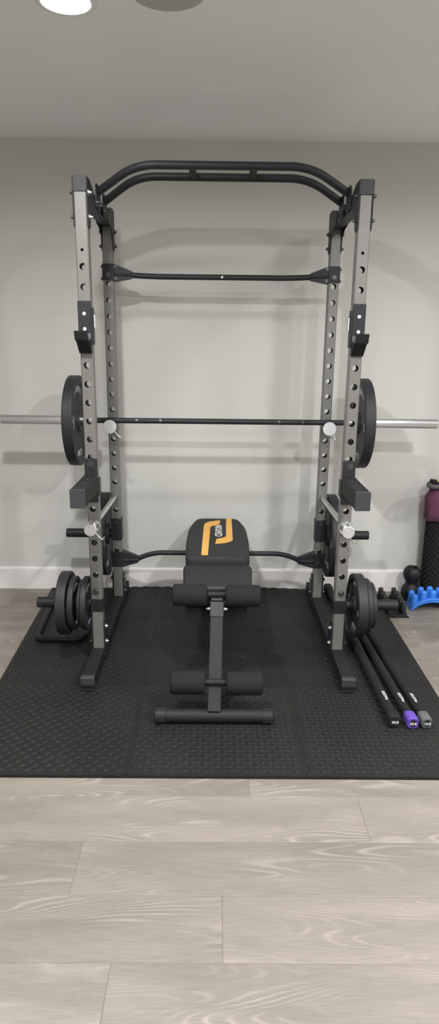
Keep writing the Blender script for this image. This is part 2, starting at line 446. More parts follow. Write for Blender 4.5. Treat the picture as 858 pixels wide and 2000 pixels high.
def perforated(side, yf, holes, z0, z1, small=None):
    """square tube with round through holes in front and back faces"""
    m = MB(); cx = side*UX; n = 24; th = .0026
    yb = yf+.05; ch = .004
    zs = []
    allh = [(z, .0133) for z in holes]+([(small, .006)] if small else [])
    allh.sort()
    cur = z0; w = UW-ch
    def quad(za, zb):
        for y in (yf, yb):
            m.add([(cx-w, y, za), (cx+w, y, za), (cx+w, y, zb), (cx-w, y, zb)], [(0, 1, 2, 3)])
    for z, rad in allh:
        h = .02
        if z-h > cur+1e-5: quad(cur, z-h)
        outer = []; inner = []
        for k in range(n):
            a = 2*pi*k/n+pi/n; ux, uz = cos(a), sin(a)
            s_ = min(w/abs(ux) if abs(ux) > 1e-6 else 9, h/abs(uz) if abs(uz) > 1e-6 else 9)
            outer.append((cx+ux*s_, z+uz*s_)); inner.append((cx+ux*rad, z+uz*rad))
        # exact corners: snap nearest outer points
        for qx in (-w, w):
            for qz in (-h, h):
                kk = min(range(n), key=lambda i: (outer[i][0]-cx-qx)**2+(outer[i][1]-z-qz)**2)
                outer[kk] = (cx+qx, z+qz)
        for y, d in ((yf, 1), (yb, -1)):
            vs = [(u, y, v) for u, v in outer]+[(u, y, v) for u, v in inner]
            m.k = 0; m.add(vs, [(k, (k+1) % n, n+(k+1) % n, n+k) for k in range(n)])
            vs = [(u, y, v) for u, v in inner]+[(u, y+d*th, v) for u, v in inner]
            m.k = 1; m.add(vs, [(k, (k+1) % n, n+(k+1) % n, n+k) for k in range(n)]); m.k = 0
        cur = z+h
    quad(cur, z1)
    # sides with chamfers
    for sx in (-1, 1):
        xo = cx+sx*UW; xi = cx+sx*w
        m.add([(xi, yf, z0), (xo, yf+ch, z0), (xo, yb-ch, z0), (xi, yb, z0), (xi, yf, z1), (xo, yf+ch, z1), (xo, yb-ch, z1), (xi, yb, z1)],
              [(0, 1, 5, 4), (1, 2, 6, 5), (2, 3, 7, 6)])
        # inner wall so the tube is hollow but opaque
        xw = cx+sx*(UW-th)
        m.k = 1; m.add([(xw, yf+th, z0), (xw, yb-th, z0), (xw, yb-th, z1), (xw, yf+th, z1)], [(0, 1, 2, 3)]); m.k = 0
    return m.build('upright', None, rack, mats=['upright', 'plastic'])

ZB = .075
fh = [ZF-HP*i for i in range(0, 18)]
rh = [ZR-HP*i for i in range(0, 20)]
for s in (-1, 1):
    perforated(s, YF, fh, ZB, 2.052, ZF+.062)
    perforated(s, YR, rh[:19], ZB, 2.045)

def hexbolt(m, p, ax, r=.0095, l=.012, washer=True):
    p = Vector(p); d = Vector(ax)
    if washer: m.tube([p, p+d*.002], r*1.35, 16)
    m.tube([p+d*.002, p+d*l*.6], r, 6); m.tube([p+d*l*.6, p+d*l], r*.6, 10)

def bolt(part, mat, *args, name='bolt'):
    m = MB(); hexbolt(m, *args); return sub(m, name, mat, part, rack)

for s in (-1, 1):
    x = s*UX
    # floor runner of each side
    m = MB(); m.box(x-.0275, x+.0275, 2.432, 3.56, .022, .075, .003)
    run = m.build('floor_runner', 'charcoal', rack)
    m = MB(); m.prism([(2.447, .0225), (2.428, .034), (2.424, .045), (2.424, .074), (2.434, .078), (2.447, .0782)], 'x', x-.0288, x+.0288, .0015)
    sub(m, 'end_cap', 'capplastic', run, rack)
    for y in (2.425, 3.50):
        m = MB(); m.box(x-.027, x+.027, y, y+.06, MZ+.0012, .0225, .002); sub(m, 'rubber_foot', 'rubber', run, rack)
    # brackets joining uprights to the runner
    for yf in (YF, YR):
        for sg in (-1, 1):
            xi = x+sg*.0278
            m = MB()
            m.prism([(yf+.002, .030), (yf+.09, .030), (yf+.10, .070), (yf+.048, .205), (yf+.002, .205)], 'x', min(xi, xi+sg*.004), max(xi, xi+sg*.004))
            br = m.build('foot_bracket', 'black', rack)
            for z in (.100, .175):
                bolt(br, 'zincbolt' if yf == YF and sg == -s else 'bolt', (xi+sg*.004, yf+.022, z), (sg, 0, 0))
    # top tube and its gussets
    m = MB(); m.box(x-.025, x+.025, YF+.051, YR-.001, 1.972, 2.026, .003); tt = m.build('top_tube', 'black', rack)
    for sg in (-1, 1):
        a, b = sorted((x+sg*.0252, x+sg*.0292))
        m = MB()
        m.prism([(YF-.003, 2.054), (YF+.056, 2.054), (YF+.13, 2.030), (YF+.16, 2.0), (YF+.16, 1.972), (YF+.10, 1.955), (YF+.055, 1.915), (YF+.052, 1.883), (YF+.03, 1.870), (YF-.001, 1.878)], 'x', a, b, .001)
        gz = m.build('top_gusset', 'black', rack)
        for yy, zz in ((YF+.02, 2.000), (YF+.026, 1.913)): bolt(gz, 'zincbolt' if (s < 0 and sg > 0) else 'bolt', (x+sg*.0292, yy, zz), (sg, 0, 0), .009, .014)
        m = MB()
        m.prism([(YR-.13, 2.030), (YR-.02, 2.052), (YR+.054, 2.046), (YR+.054, 1.872), (YR+.03, 1.862), (YR+.002, 1.872), (YR-.004, 1.93), (YR-.06, 1.962), (YR-.13, 1.972)], 'x', a, b, .001)
        gz = m.build('top_gusset', 'black', rack)
        for yy, zz in ((YR+.03, 1.953), (YR+.03, 1.888)): bolt(gz, 'bolt', (x+sg*.0292, yy, zz), (sg, 0, 0), .009, .014)
    for yf in (YF, YR):
        m = MB(); m.box(x-.0262, x+.0262, yf-.0035, yf+.0525, 2.0, 2.0565, .0025)
        m.build('upright_cap', 'capplastic', rack)
    # peg at the front upright (low) and the rear upright (higher)
    for (yf, zc_, za, zb) in ((YF, .290, .257, .318), (YR, .432, .400, .522)):
        m = MB(); m.box(x-.0285, x+.0285, yf-.004, yf+.054, za, zb, .002)
        pg = m.build('peg_bracket', 'plastic' if yf == YF else 'black', rack)
        if yf == YR: bolt(pg, 'bolt', (x, yf-.004, zb-.022), (0, -1, 0), .009, .008)
        m = MB(); m.cyl((x+s*.028, yf+.025, zc_), (s*(.826 if s < 0 else .820), yf+.025, zc_), .0242, 32, .002)
        sub(m, 'weight_peg', 'plastic', pg, rack)
    m = MB(); z = ZF-HP*18
    m.tube([(x, YF-.012, z), (x, YF-.0005, z)], .0125, 24); m.tube([(x, YF-.016, z), (x, YF-.012, z)], [.009, .0125], 24)
    m.build('hole_plug', 'bolt', rack)

# pull-up bars with flanges and spacers
def pullbar(yf_, ze, yflat, zflat, yl, yrr, xb1, xb2):
    P = [(-.520, yl, ze), (-xb1, yflat, zflat), (xb1, yflat, zflat), (.520, yrr, ze)]
    m = MB(); m.tube(rounded(P, .085), .0162, 24)
    o = m.build('pull_up_bar', 'black', rack)
    for sx, yy in ((-1, yl), (1, yrr)):
        m = MB(); m.prism([(yy-.050, ze-.062), (yy+.050, ze-.062), (yy+.050, ze+.012), (yy+.03, ze+.028), (yy-.03, ze+.028), (yy-.050, ze+.012)], 'x', min(sx*.5225, sx*.517), max(sx*.5225, sx*.517), .001)
        sub(m, 'mounting_flange', 'black', o, rack)
        for dy in (-.036, .036): bolt(o, 'bolt', (sx*.517, yy+dy, ze-.045), (-sx, 0, 0), .008, .010, name='flange_bolt')
    return o
pullbar(0, 2.040, 2.83, 2.1265, 2.915, 2.885, .352, 0)
pullbar(0, 2.036, 2.985, 2.118, 3.085, 3.045, .362, 0)
for x in (-.125, .124):
    m = MB(); m.prism([(2.842, 2.117), (2.842, 2.136), (2.974, 2.128), (2.974, 2.109)], 'x', x-.014, x+.014, .0015); m.build('grip_spacer', 'charcoal', rack)

# rear cross bars
def crossbar(path, zc_, z0, z1, boltmid):
    m = MB(); m.tube(rounded(path, .07), .0135, 20); o = m.build('crossbar', 'black', rack)
    for s in (-1, 1):
        x = s*UX
        m = MB(); m.box(x-.0285, x+.0285, YR-.005, YR+.054, z0, z1, .002)
        xi = x-s*.0285; xe = s*.44; zm = path[0][2]
        vs = [(xi, YR+.004, z0-.004), (xi, YR+.046, z0-.004), (xi, YR+.046, z1+.0), (xi, YR+.004, z1+.0),
              (xe, YR+.011, zm-.017), (xe, YR+.039, zm-.017), (xe, YR+.039, zm+.018), (xe, YR+.011, zm+.018)]
        m.add(vs, [(0, 1, 2, 3), (4, 7, 6, 5), (0, 4, 5, 1), (1, 5, 6, 2), (2, 6, 7, 3), (3, 7, 4, 0)])
        m.tube([(xi, YR+.004, zm), (xe, YR+.009, zm)], .006, 8)
        bo = sub(m, 'crossbar_bracket', 'black', o, rack)
        for z in (z0+.010, z1-.012):
            bolt(o, 'bolt', (x+s*.0285, YR+.02, z), (s, 0, 0), .008, .010, name='bracket_bolt')
            bolt(o, 'bolt', (xi-s*.006, YR+.003, z), (0, -1, 0), .006, .006, name='bracket_bolt')
        bolt(o, 'bolt', (x, YR-.005, zm-.002), (0, -1, 0), .008, .008, name='bracket_bolt')
    return o
crossbar([(-.445, YR+.025, 1.757), (-.34, YR+.025, 1.7515), (.34, YR+.025, 1.7515), (.445, YR+.025, 1.757)], 0, 1.729, 1.806, 1)
m = MB(); m.tube([(.004, YR+.007, 1.7515), (.004, YR+.0125, 1.7515)], .006, 12); m.build('crossbar_screw', 'zincbolt', rack)
crossbar([(-.445, YR+.025, .284), (-.37, YR+.025, .322), (.37, YR+.025, .322), (.445, YR+.025, .284)], 0, .249, .333, 0)

# ------------------------------------------------------------------ J-hooks
for s, lb in ((-1, 'left'), (1, 'right')):
    x = s*UX; x0, x1 = x-.026, x+.026
    t = thing('bar_hook', 'black steel bar hook with two white screws on the %s front upright' % lb, 'bar hook', (x, YF, 1.4), 'black bar hooks on the front uprights')
    m = MB(); m.box(x0, x1, YF-.012, YF-.001, 1.402, 1.600, .002)
    xi = x-s*.0262
    m.box(min(xi, xi-s*.006), max(xi, xi-s*.006), YF-.012, YF+.03, 1.43, 1.575, .0015)
    m.box(min(xi, xi-s*.009), max(xi, xi-s*.009), YF-.004, YF+.042, 1.497, 1.552, .0015)
    m.build('back_plate', 'black', t)
    m = MB(); m.box(min(xi-s*.009, xi-s*.0135), max(xi-s*.009, xi-s*.0135), YF+.002, YF+.046, 1.496, 1.548, .001)
    o = m.build('latch_tab', 'brushed', t)
    m = MB(); m.prism([(YF-.006, 1.402), (2.640, 1.452), (2.618, 1.455), (2.604, 1.484), (2.598, 1.481), (2.609, 1.449), (2.636, 1.442), (YF-.012, 1.396)], 'x', x0, x1, .0006)
    m.build('cradle_lip', 'plastic', t)
    m = MB(); m.box(x0+.001, x1-.001, 2.622, YF-.012, 1.449, 1.4545, .001); m.box(x0+.001, x1-.001, YF-.018, YF-.012, 1.4545, 1.475, .001)
    m.build('cradle_liner', 'greycap', t)
    for z in (1.551, 1.492):
        m = MB(); m.tube([(x, YF-.0138, z), (x, YF-.012, z)], .0068, 20); m.tube([(x, YF-.0142, z), (x, YF-.0138, z)], [.003, .003], 6); m.build('screw', 'screw', t)

# ------------------------------------------------------------------ spotter arms
for s, lb in ((-1, 'left'), (1, 'right')):
    x = s*UX
    t = thing('spotter_arm', 'black square-tube spotter arm jutting forward from the %s front upright' % lb, 'spotter arm', (x, YF, .8), 'black spotter arms on the front uprights')
    m = MB(); m.box(x-.0275, x+.0275, YF-.007, YF-.001, .770, .962, .0015)
    a, b = sorted((x-s*.0262, x-s*.0318)); m.box(a, b, YF-.007, YF+.040, .800, .874, .0015)
    m.build('mounting_plate', 'black', t)
    m = MB(); m.box(x-.0285, x+.0285, 2.408, YF-.006, .820, .893, .003); o = m.build('arm_tube', 'charcoal', t)
    m = MB(); m.box(x-.0298, x+.0298, 2.402, 2.410, .8185, .8945, .002); m.build('end_cap', 'capplastic', t)
    m = MB(); hexbolt(m, (x+.001, YF-.007, .936), (0, -1, 0), .0125, .012); m.build('bolt', 'bolt', t)
    for yy in (2.60, 2.52):
        m = MB(); m.tube([(x-s*.004, yy, .8932), (x-s*.004, yy, .8945)], .0028, 10); m.build('rivet', 'zincbolt', t)

# ------------------------------------------------------------------ safety bars and short rest pins
def clip(t, p, s):
    m = MB(); x, y, z = p
    m.tube(rounded([(x, y, z), (x-s*.0, y-.004, z-.0) if 0 else (x+.018, y-.002, z-.022), (x+.034, y-.004, z-.030), (x+.037, y-.004, z-.018)], .006), .0036, 10)
    m.build('locking_clip', 'chrome', t)
for s, lb in ((-1, 'left'), (1, 'right')):
    x = s*UX
    t = thing('safety_bar', 'long chrome safety rod with a round disc end, running back through the %s uprights' % lb, 'safety bar', (x, 2.6, .66), 'chrome safety bars')
    zf, zr = ZF-HP*14, ZR-HP*14
    sl = (zr-zf)/(YR-YF)
    Z = lambda y: zf+sl*(y-YF)
    m = MB(); m.cyl((x, 2.64, Z(2.64)), (x, 3.395, Z(3.395)), .0125, 24, .001); m.build('rod', 'chrome', t)
    m = MB(); m.cyl((x, YF-.012, zf), (x, YF-.001, zf), .031, 40, .002); m.build('stop_collar', 'chrome', t)
    m = MB(); m.cyl((x, 2.625, Z(2.625)), (x, 2.632, Z(2.63)), .0275, 40, .0015); m.cyl((x, 2.632, Z(2.63)), (x, 2.65, Z(2.65)), .016, 24, .002)
    m.build('end_disc', 'brushed', t)
    clip(t, (x+.018, 2.645, Z(2.65)-.016), s) if s < 0 else clip(t, (x+.006, 2.645, Z(2.65)-.022), s)
    z = ZR-HP*9
    t = thing('bar_rest_pin', 'short chrome pin with a round disc holding the barbell on the %s rear upright' % lb, 'bar rest pin', (x, YR, z), 'chrome pins holding the barbell')
    m = MB(); m.cyl((x, 3.222, z), (x, 3.395, z), .0125, 24, .001); m.build('rod', 'chrome', t)
    m = MB(); m.cyl((x, 3.212, z+.001), (x, 3.219, z+.001), .0345, 40, .0015); m.build('end_disc', 'brushed', t)
    clip(t, (x+.022, 3.222, z-.022), s) if s < 0 else clip(t, (x+.0, 3.222, z-.024), s)

# ------------------------------------------------------------------ barbell
BY, BZ = 3.262, 1.0545
t = thing('barbell', 'long barbell with black shaft and shiny steel sleeves lying across the rack', 'barbell', (0, BY, BZ))
m = MB(); m.cyl((-.66, BY, BZ), (.66, BY, BZ), .0142, 24)
m.build('shaft', 'black', t)
for s in (-1, 1):
    m = MB(); m.cyl((s*.655, BY, BZ), (s*1.107, BY, BZ), .0248, 40, .0025); sl_ = m.build('sleeve', 'steel', t)
    m = MB(); m.cyl((s*.640, BY, BZ), (s*.656, BY, BZ), .0355, 40, .003); m.build('sleeve_collar', 'steel', t)
    for xx in (s*.30, s*.42):
        m = MB(); m.tube([(xx-.006, BY, BZ), (xx+.006, BY, BZ)], .01435, 24); m.build('knurl_ring', 'bolt', t)

# ------------------------------------------------------------------ weight plates
def sstep(a, b, x):
    t = min(1, max(0, (x-a)/(b-a))); return t*t*(3-2*t)
plate_meshes = {}
def plate_parts(R, T, texts, detail=True):
    """plate with its axis along X, centred at the origin; returns list of (name, mesh builder, mat)"""
    n = 96; hub = .026
    def h(r, th):
        q = r/R
        z = T/2
        dish = sstep(.235, .27, q)*(1-sstep(.80, .85, q))
        pad = sstep(.55, .85, abs(sin(th)))*sstep(.2, .5, q)*.55 if detail else 0
        d = T*.30 if T > .035 else T*.22
        z -= d*dish*(1-pad)
        z -= .002*(1-sstep(.20, .235, q))*0
        return z
    rs = [hub, hub+.004]+[R*q for q in (.20, .235, .25, .27, .33, .42, .52, .62, .72, .79, .815, .84, .86, .93)]+[R-.010, R-.005, R-.0042, R-.0012]
    m = MB(); vs = []
    for side in (1, -1):
        for r in rs:
            for k in range(n):
                a = 2*pi*k/n
                x = h(r, a) if r < R-.004 else T/2-.0010
                if r == hub: x = T/2-.0015
                vs.append((side*x, r*sin(a), r*cos(a)))
    N = len(rs)
    # outer rim rings
    for side in (1, -1):
        for dx in (.0042, .0052):
            for k in range(n):
                a = 2*pi*k/n; vs.append((side*(T/2-dx), R*sin(a), R*cos(a)))
    fs = []
    for o in (0, N*n):
        for i in range(N-1):
            for k in range(n):
                a = o+i*n+k; b = o+i*n+(k+1) % n; fs.append((a, b, b+n, a+n))
    oa, oa2, ob, ob2 = 2*N*n, 2*N*n+n, 2*N*n+2*n, 2*N*n+3*n
    for k in range(n):
        k2 = (k+1) % n
        fs.append(((N-1)*n+k, (N-1)*n+k2, oa+k2, oa+k)); fs.append((oa+k, oa+k2, oa2+k2, oa2+k)); fs.append((oa2+k, oa2+k2, ob2+k2, ob2+k)); fs.append((ob+k, ob+k2, ob2+k2, ob2+k))
        fs.append((ob+k, ob+k2, N*n+(N-1)*n+k2, N*n+(N-1)*n+k)); fs.append((k, k2, N*n+k2, N*n+k))
    m.add(vs, fs, True)
    lm = MB()
    for txt, ang, rt, size in texts:
        tv, tf = text_mesh(txt, size, .0008, spacing=1.15)
        out = []
        for v in tv:
            rad = rt+v.y; ph = ang+v.x/rt
            out.append((h(min(rad, R*.79), ph)+.0006+v.z, rad*sin(ph), rad*cos(ph)))
        lm.add(out, tf)
    return m, lm
def make_plate(R, T, texts, name='weight_plate'):
    key = (R, T, tuple(texts))
    r = bpy.data.objects.new(name, None); COL.objects.link(r); r['_o'] = (0, 0, 0); r.empty_display_size = .05
    m, lm = plate_parts(R, T, texts)
    m.build('plate_disc', 'iron', r)
    if texts: lm.build('lettering', 'letter', r)
    return r
def place(r, x, y, z, rot, label, group):
    r.location = (x, y, z); r.rotation_euler = (0, 0, rot)
    r['label'] = label; r['category'] = 'weight plate'; r['group'] = group
    if '_o' in r: del r['_o']
T45 = (('BARBELL', 0., .148, .040), ('CAP', pi, .150, .046), ('45', pi/2, .150, .036), ('LB', -pi/2, .150, .036))
p45 = make_plate(.2255, .050, T45)
place(p45, -.727, BY, BZ-.0035, 0, 'large black weight plate on the left end of the barbell', 'large plates on the barbell')
q = copy_thing(p45, (.717, BY, BZ-.0035), pi, 'large black weight plate on the right end of the barbell')
place(q, .717, BY, BZ-.0035, pi, 'large black weight plate on the right end of the barbell', 'large plates on the barbell')
# dark clip outside the right plate
t = thing('barbell_clip', 'black clip collar on the barbell sleeve outside the right plate', 'barbell clip', (.748, BY, BZ))
m = MB(); m.cyl((.7425, BY, BZ), (.756, BY, BZ), .046, 32, .003); m.build('ring', 'plastic', t)
m = MB(); m.box(.7435, .753, BY-.058, BY-.040, BZ-.010, BZ+.012, .002); m.build('lever', 'plastic', t)
m = MB(); m.tube([(.748, BY-.050, BZ+.006), (.757, BY-.050, BZ+.006)], .004, 10); m.build('pin', 'chrome', t)
PZR = .416
q = copy_thing(p45, (0, 0, 0)); place(q, -.616, YR+.025, .4295, 0, 'large black weight plate stored on the left rear peg, behind the left front upright', 'large plates on the rear pegs')
q = copy_thing(p45, (0, 0, 0)); place(q, .610, YR+.025, .4295, pi, 'large black weight plate stored on the right rear peg, behind the right front upright', 'large plates on the rear pegs')
PY = YF+.025; PZ = .2885
T25 = (('BARBELL', 0., .094, .026), ('CAP', pi, .096, .030), ('25', pi/2, .096, .024), ('LB', -pi/2, .096, .024))
T10 = (('BARBELL', 0., .078, .020), ('CAP', pi, .080, .024))
g_l = 'plates stored on the low left peg'; g_r = 'plates stored on the low right peg'
p25 = make_plate(.1440, .043, T25)
place(p25, -.695, PY, PZ, 0, 'medium black weight plate, outermost and largest on the low left peg', g_l)
p10 = make_plate(.1225, .026, T10)
place(p10, -.6575, PY, PZ, 0, 'smaller black weight plate just inside the largest one on the low left peg', g_l)
p5 = make_plate(.108, .015, ())
place(p5, -.6225, PY, PZ, 0, 'thin black weight plate between two thicker ones on the low left peg', g_l)
q = copy_thing(p10, (0, 0, 0)); place(q, -.6005, PY, PZ, 0, 'black weight plate innermost on the low left peg, against the upright', g_l)
q = copy_thing(p25, (0, 0, 0)); place(q, .634, PY, PZ, pi, 'medium black weight plate, innermost and largest on the low right peg', g_r)
q = copy_thing(p10, (0, 0, 0)); place(q, .6705, PY, PZ, pi, 'smaller black weight plate in the middle of three on the low right peg', g_r)
p8 = make_plate(.106, .019, T10[:1]); 
place(p8, .6945, PY, PZ, pi, 'smallest black weight plate, outermost on the low right peg', g_r)

# ------------------------------------------------------------------ bench
bench = thing('weight_bench', 'black flat workout bench with orange-striped back pad and four foam rollers', 'workout bench', (-.015, 2.6, MZ))
def padmesh(outline, z0, z1, crown=.004, soft=.022):
    """outline CCW list of (x,y)"""
    n = len(outline)
    cx_ = (min(p[0] for p in outline)+max(p[0] for p in outline))/2; cy_ = (min(p[1] for p in outline)+max(p[1] for p in outline))/2
    hx = max(p[0] for p in outline)-cx_; hy = max(p[1] for p in outline)-cy_
    def inset(d):
        return [Vector((cx_+(x-cx_)*(1-d/hx), cy_+(y-cy_)*(1-d/hy))) for x, y in outline]
    rings = [(.012, z0), (.002, z0+.006), (0, z0+.014), (0, z1-soft), (soft*.12, z1-soft*.45), (soft*.45, z1-soft*.12), (soft, z1), (soft*2.2, z1+crown*.5), (soft*3.2, z1+crown)]
    m = MB(); vs = []
    for d, z in rings: vs += [(p.x, p.y, z) for p in inset(d)]
    fs = []
    for i in range(len(rings)-1):
        for k in range(n):
            a = i*n+k; b = i*n+(k+1) % n; fs.append((a, b, b+n, a+n))
    m.add(vs, fs, True)
    o = len(rings)-1
    top = [vs[o*n+k] for k in range(n)]; m.add(top, [list(range(n))], True)
    bt = [vs[k] for k in range(n)]; m.add(bt, [list(range(n))[::-1]])
    return m
def outline(pts, r):
    out = []; n = len(pts)
    for i in range(n):
        out += [(v.x, v.y) for v in arc_pts((*pts[i-1], 0), (*pts[i], 0), (*pts[(i+1) % n], 0), r[i] if isinstance(r, (list, tuple)) else r, 6)]
    return out
BX = -.006
ZP = .480
bo = outline([(BX-.150, 2.835), (BX+.150, 2.835), (BX+.160, 3.10), (BX+.156, 3.33), (BX+.118, 3.515), (BX-.118, 3.515), (BX-.156, 3.33), (BX-.160, 3.10)], [.035, .035, .08, .07, .05, .05, .07, .08])
bp_ = padmesh(bo, .415, ZP-.002, .002).build('back_pad', 'vinyl', bench)
SA = [(-0.083, 2.85), (-0.052, 2.85), (-0.044, 3.307), (-0.041, 3.325), (-0.035, 3.334), (-.015, 3.355), (0.005, 3.373), (0.01, 3.45), (-.028, 3.434), (-0.06, 3.412), (-0.076, 3.379), (-0.08, 3.333)]
SB = [(0.043, 3.490), (0.074, 3.490), (0.071, 3.089), (0.068, 3.076), (0.062, 3.068), (0.048, 3.050), (0.03, 3.036), (0.005, 3.028), (-0.018, 3.024), (-0.01, 3.106), (0.010, 3.116), (0.027, 3.131), (0.036, 3.145), (0.038, 3.161)]
for P in (SA, SB):
    m = MB(); m.prism([(x, y) for x, y in P], 'z', ZP-.0008, ZP+.0010); sub(m, 'orange_stripe', 'yellow', bp_, bench)['label'] = 'orange-yellow stripe on the back pad'
tv, tf = text_mesh('CEAYUN', .052, .0003, spacing=.98)
w_ = max(v.x for v in tv)-min(v.x for v in tv); mid = (max(v.x for v in tv)+min(v.x for v in tv))/2
m = MB(); m.add([(.017-v.y*(.037/.038), 3.248+(v.x-mid)*.205/w_, ZP+.0009+v.z) for v in tv], tf)
sub(m, 'lettering', 'white', bp_, bench)['label'] = 'white lettering on the back pad'
so = outline([(BX-.146, 2.545), (BX+.146, 2.545), (BX+.162, 2.845), (BX-.162, 2.845)], [.05, .05, .045, .045])
padmesh(so, .378, .444, .003).build('seat_pad', 'vinyl', bench)
# frame under the pads
m = MB(); m.box(BX-.025, BX+.025, 2.50, 3.42, .325, .372, .003); m.build('main_beam', 'black', bench)
for sx in (-1, 1):
    m = MB(); m.box(BX+sx*.075-.013, BX+sx*.075+.013, 2.87, 3.44, .386, .4145, .002); m.build('pad_rail', 'black', bench)
m = MB(); m.box(BX-.09, BX+.09, 2.90, 2.93, .372, .387, .002)
m.build('pad_hinge', 'black', bench)
m = MB(); m.box(BX-.06, BX+.06, 2.60, 2.80, .3715, .3785, .001); m.build('seat_plate', 'black', bench)
m = MB(); m.box(BX-.022, BX+.022, 3.30, 3.345, .06, .33, .003); rl = m.build('rear_leg', 'black', bench)
m = MB(); m.cyl((BX-.17, 3.322, .041), (BX+.17, 3.322, .041), .0265, 28, .002); m.build('rear_foot_tube', 'black', bench)
# front post
p0 = Vector((-.017, 2.207, .055)); p1 = Vector((-.008, 2.500, .418))
d = (p1-p0).normalized(); px = Vector((1, 0, 0)); px = (px-d*px.dot(d)).normalized(); pn = d.cross(px)
def obox(m, a, b, w, t_, c=.003):
    L_ = (b-a).length; bm = bmesh.new()
    vs = [bm.verts.new((x, y, z)) for z in (0, L_) for y in (-t_/2, t_/2) for x in (-w/2, w/2)]
    for f in [(0, 2, 3, 1), (4, 5, 7, 6), (0, 1, 5, 4), (2, 6, 7, 3), (0, 4, 6, 2), (1, 3, 7, 5)]: bm.faces.new([vs[i] for i in f])
    bmesh.ops.bevel(bm, geom=bm.edges[:], offset=c, segments=2, affect='EDGES', profile=.5)
    mat = Matrix.Translation(a) @ Matrix(((px.x, pn.x, d.x), (px.y, pn.y, d.y), (px.z, pn.z, d.z))).to_4x4()
    m.bm(bm, mat=mat)
m = MB(); obox(m, p0, p0+d*(p1-p0).length*.93, .0525, .045); m.build('front_post', 'charcoal', bench)
m = MB(); L_ = (p1-p0).length
obox(m, p0+d*L_*.80, p0+d*L_*.94, .0565, .051); obox(m, p0+d*L_*.945, p0+d*L_*1.0, .050, .048)
m.build('post_sleeve', 'black', bench)
c_ = p0+d*L_*.885
for sx in (-1, 1):
    m = MB(); m.tube([c_+px*sx*.027, c_+px*sx*.038], .0085, 6); m.tube([c_+px*sx*.038, c_+px*sx*.044], .005, 12)
    m.build('post_bolt', 'zincbolt', bench)
# front foot tube with ribbed caps
FY, FZ = 2.208, .0405
m = MB(); m.cyl((-.215, FY, FZ), (.180, FY, FZ), .0262, 32); ft = m.build('front_foot_tube', 'charcoal', bench)
for a, b in ((-.247, -.203), (.168, .212)):
    m = MB(); m.cyl((a, FY, FZ), (b, FY, FZ), .0275, 36, .003)
    for k in range(28):
        an = 2*pi*k/28; m.tube([(a+.004, FY+.0275*cos(an), FZ+.0275*sin(an)), (b-.003, FY+.0275*cos(an), FZ+.0275*sin(an))], .0011, 5)
    sub(m, 'end_cap', 'plastic', ft, bench)
# foam rollers
def foamroll(xa, xb, y, z, r):
    m = MB(); c = .008; P = []
    n = 10
    xs = [xa, xa+.002, xa+.006, xa+.012]+[xa+.012+(xb-xa-.024)*i/n for i in range(1, n)]+[xb-.012, xb-.006, xb-.002, xb]
    rs = [r-.010, r-.005, r-.0015, r]+[r+.0008*sin(i*2.1) for i in range(1, n)]+[r, r-.0015, r-.005, r-.010]
    m.tube([(x, y, z) for x in xs], rs, 36)
    return m.build('foam_roller', 'foam', bench)
RY, RZ = 2.478, .436
m = MB(); m.cyl((-.185, RY, RZ), (.162, RY, RZ), .0125, 20); m.build('upper_axle', 'charcoal', bench)
foamroll(-.193, -.050, RY, RZ-.003, .0455); foamroll(.026, .171, RY, RZ-.005, .0455)
m = MB(); m.cyl((-.10, 2.548, .432), (.085, 2.548, .432), .018, 24); m.build('seat_cross_tube', 'black', bench)
LY, LZ = 2.232, .161
pc = p0+d*((LZ-p0.z)/d.z)
LYc = pc.y-.0225/abs(pn.y)*1.0-.012
m = MB(); m.cyl((-.185, LYc, LZ), (.172, LYc, LZ), .0125, 24); m.build('lower_axle', 'charcoal', bench)
foamroll(-.190, -.053, LYc, LZ-.002, .0455); foamroll(.029, .172, LYc, LZ-.004, .0455)

# ------------------------------------------------------------------ U-shaped tube left
t = thing('u_shaped_bar', 'black steel U-shaped tube lying on the mat below the stored plates at the left', 'bar', (-.78, 3.1, MZ))
zc_ = MZ+.0155
m = MB(); m.tube(rounded([(-.955, 3.49, zc_), (-.925, 3.33, zc_), (-.893, 2.885, zc_), (-.672, 2.885, zc_), (-.655, 3.02, zc_), (-.650, 3.11, zc_+.035)], .05), .0145, 20)
m.build('tube', 'plastic', t)
m = MB(); m.cyl((-.960, 3.51, zc_), (-.953, 3.478, zc_), .0155, 20, .002); m.build('end_plug', 'rubber', t)
m = MB(); m.cyl((-.6502, 3.105, zc_+.033), (-.648, 3.135, zc_+.045), .0155, 20, .002); m.build('end_plug', 'rubber', t)

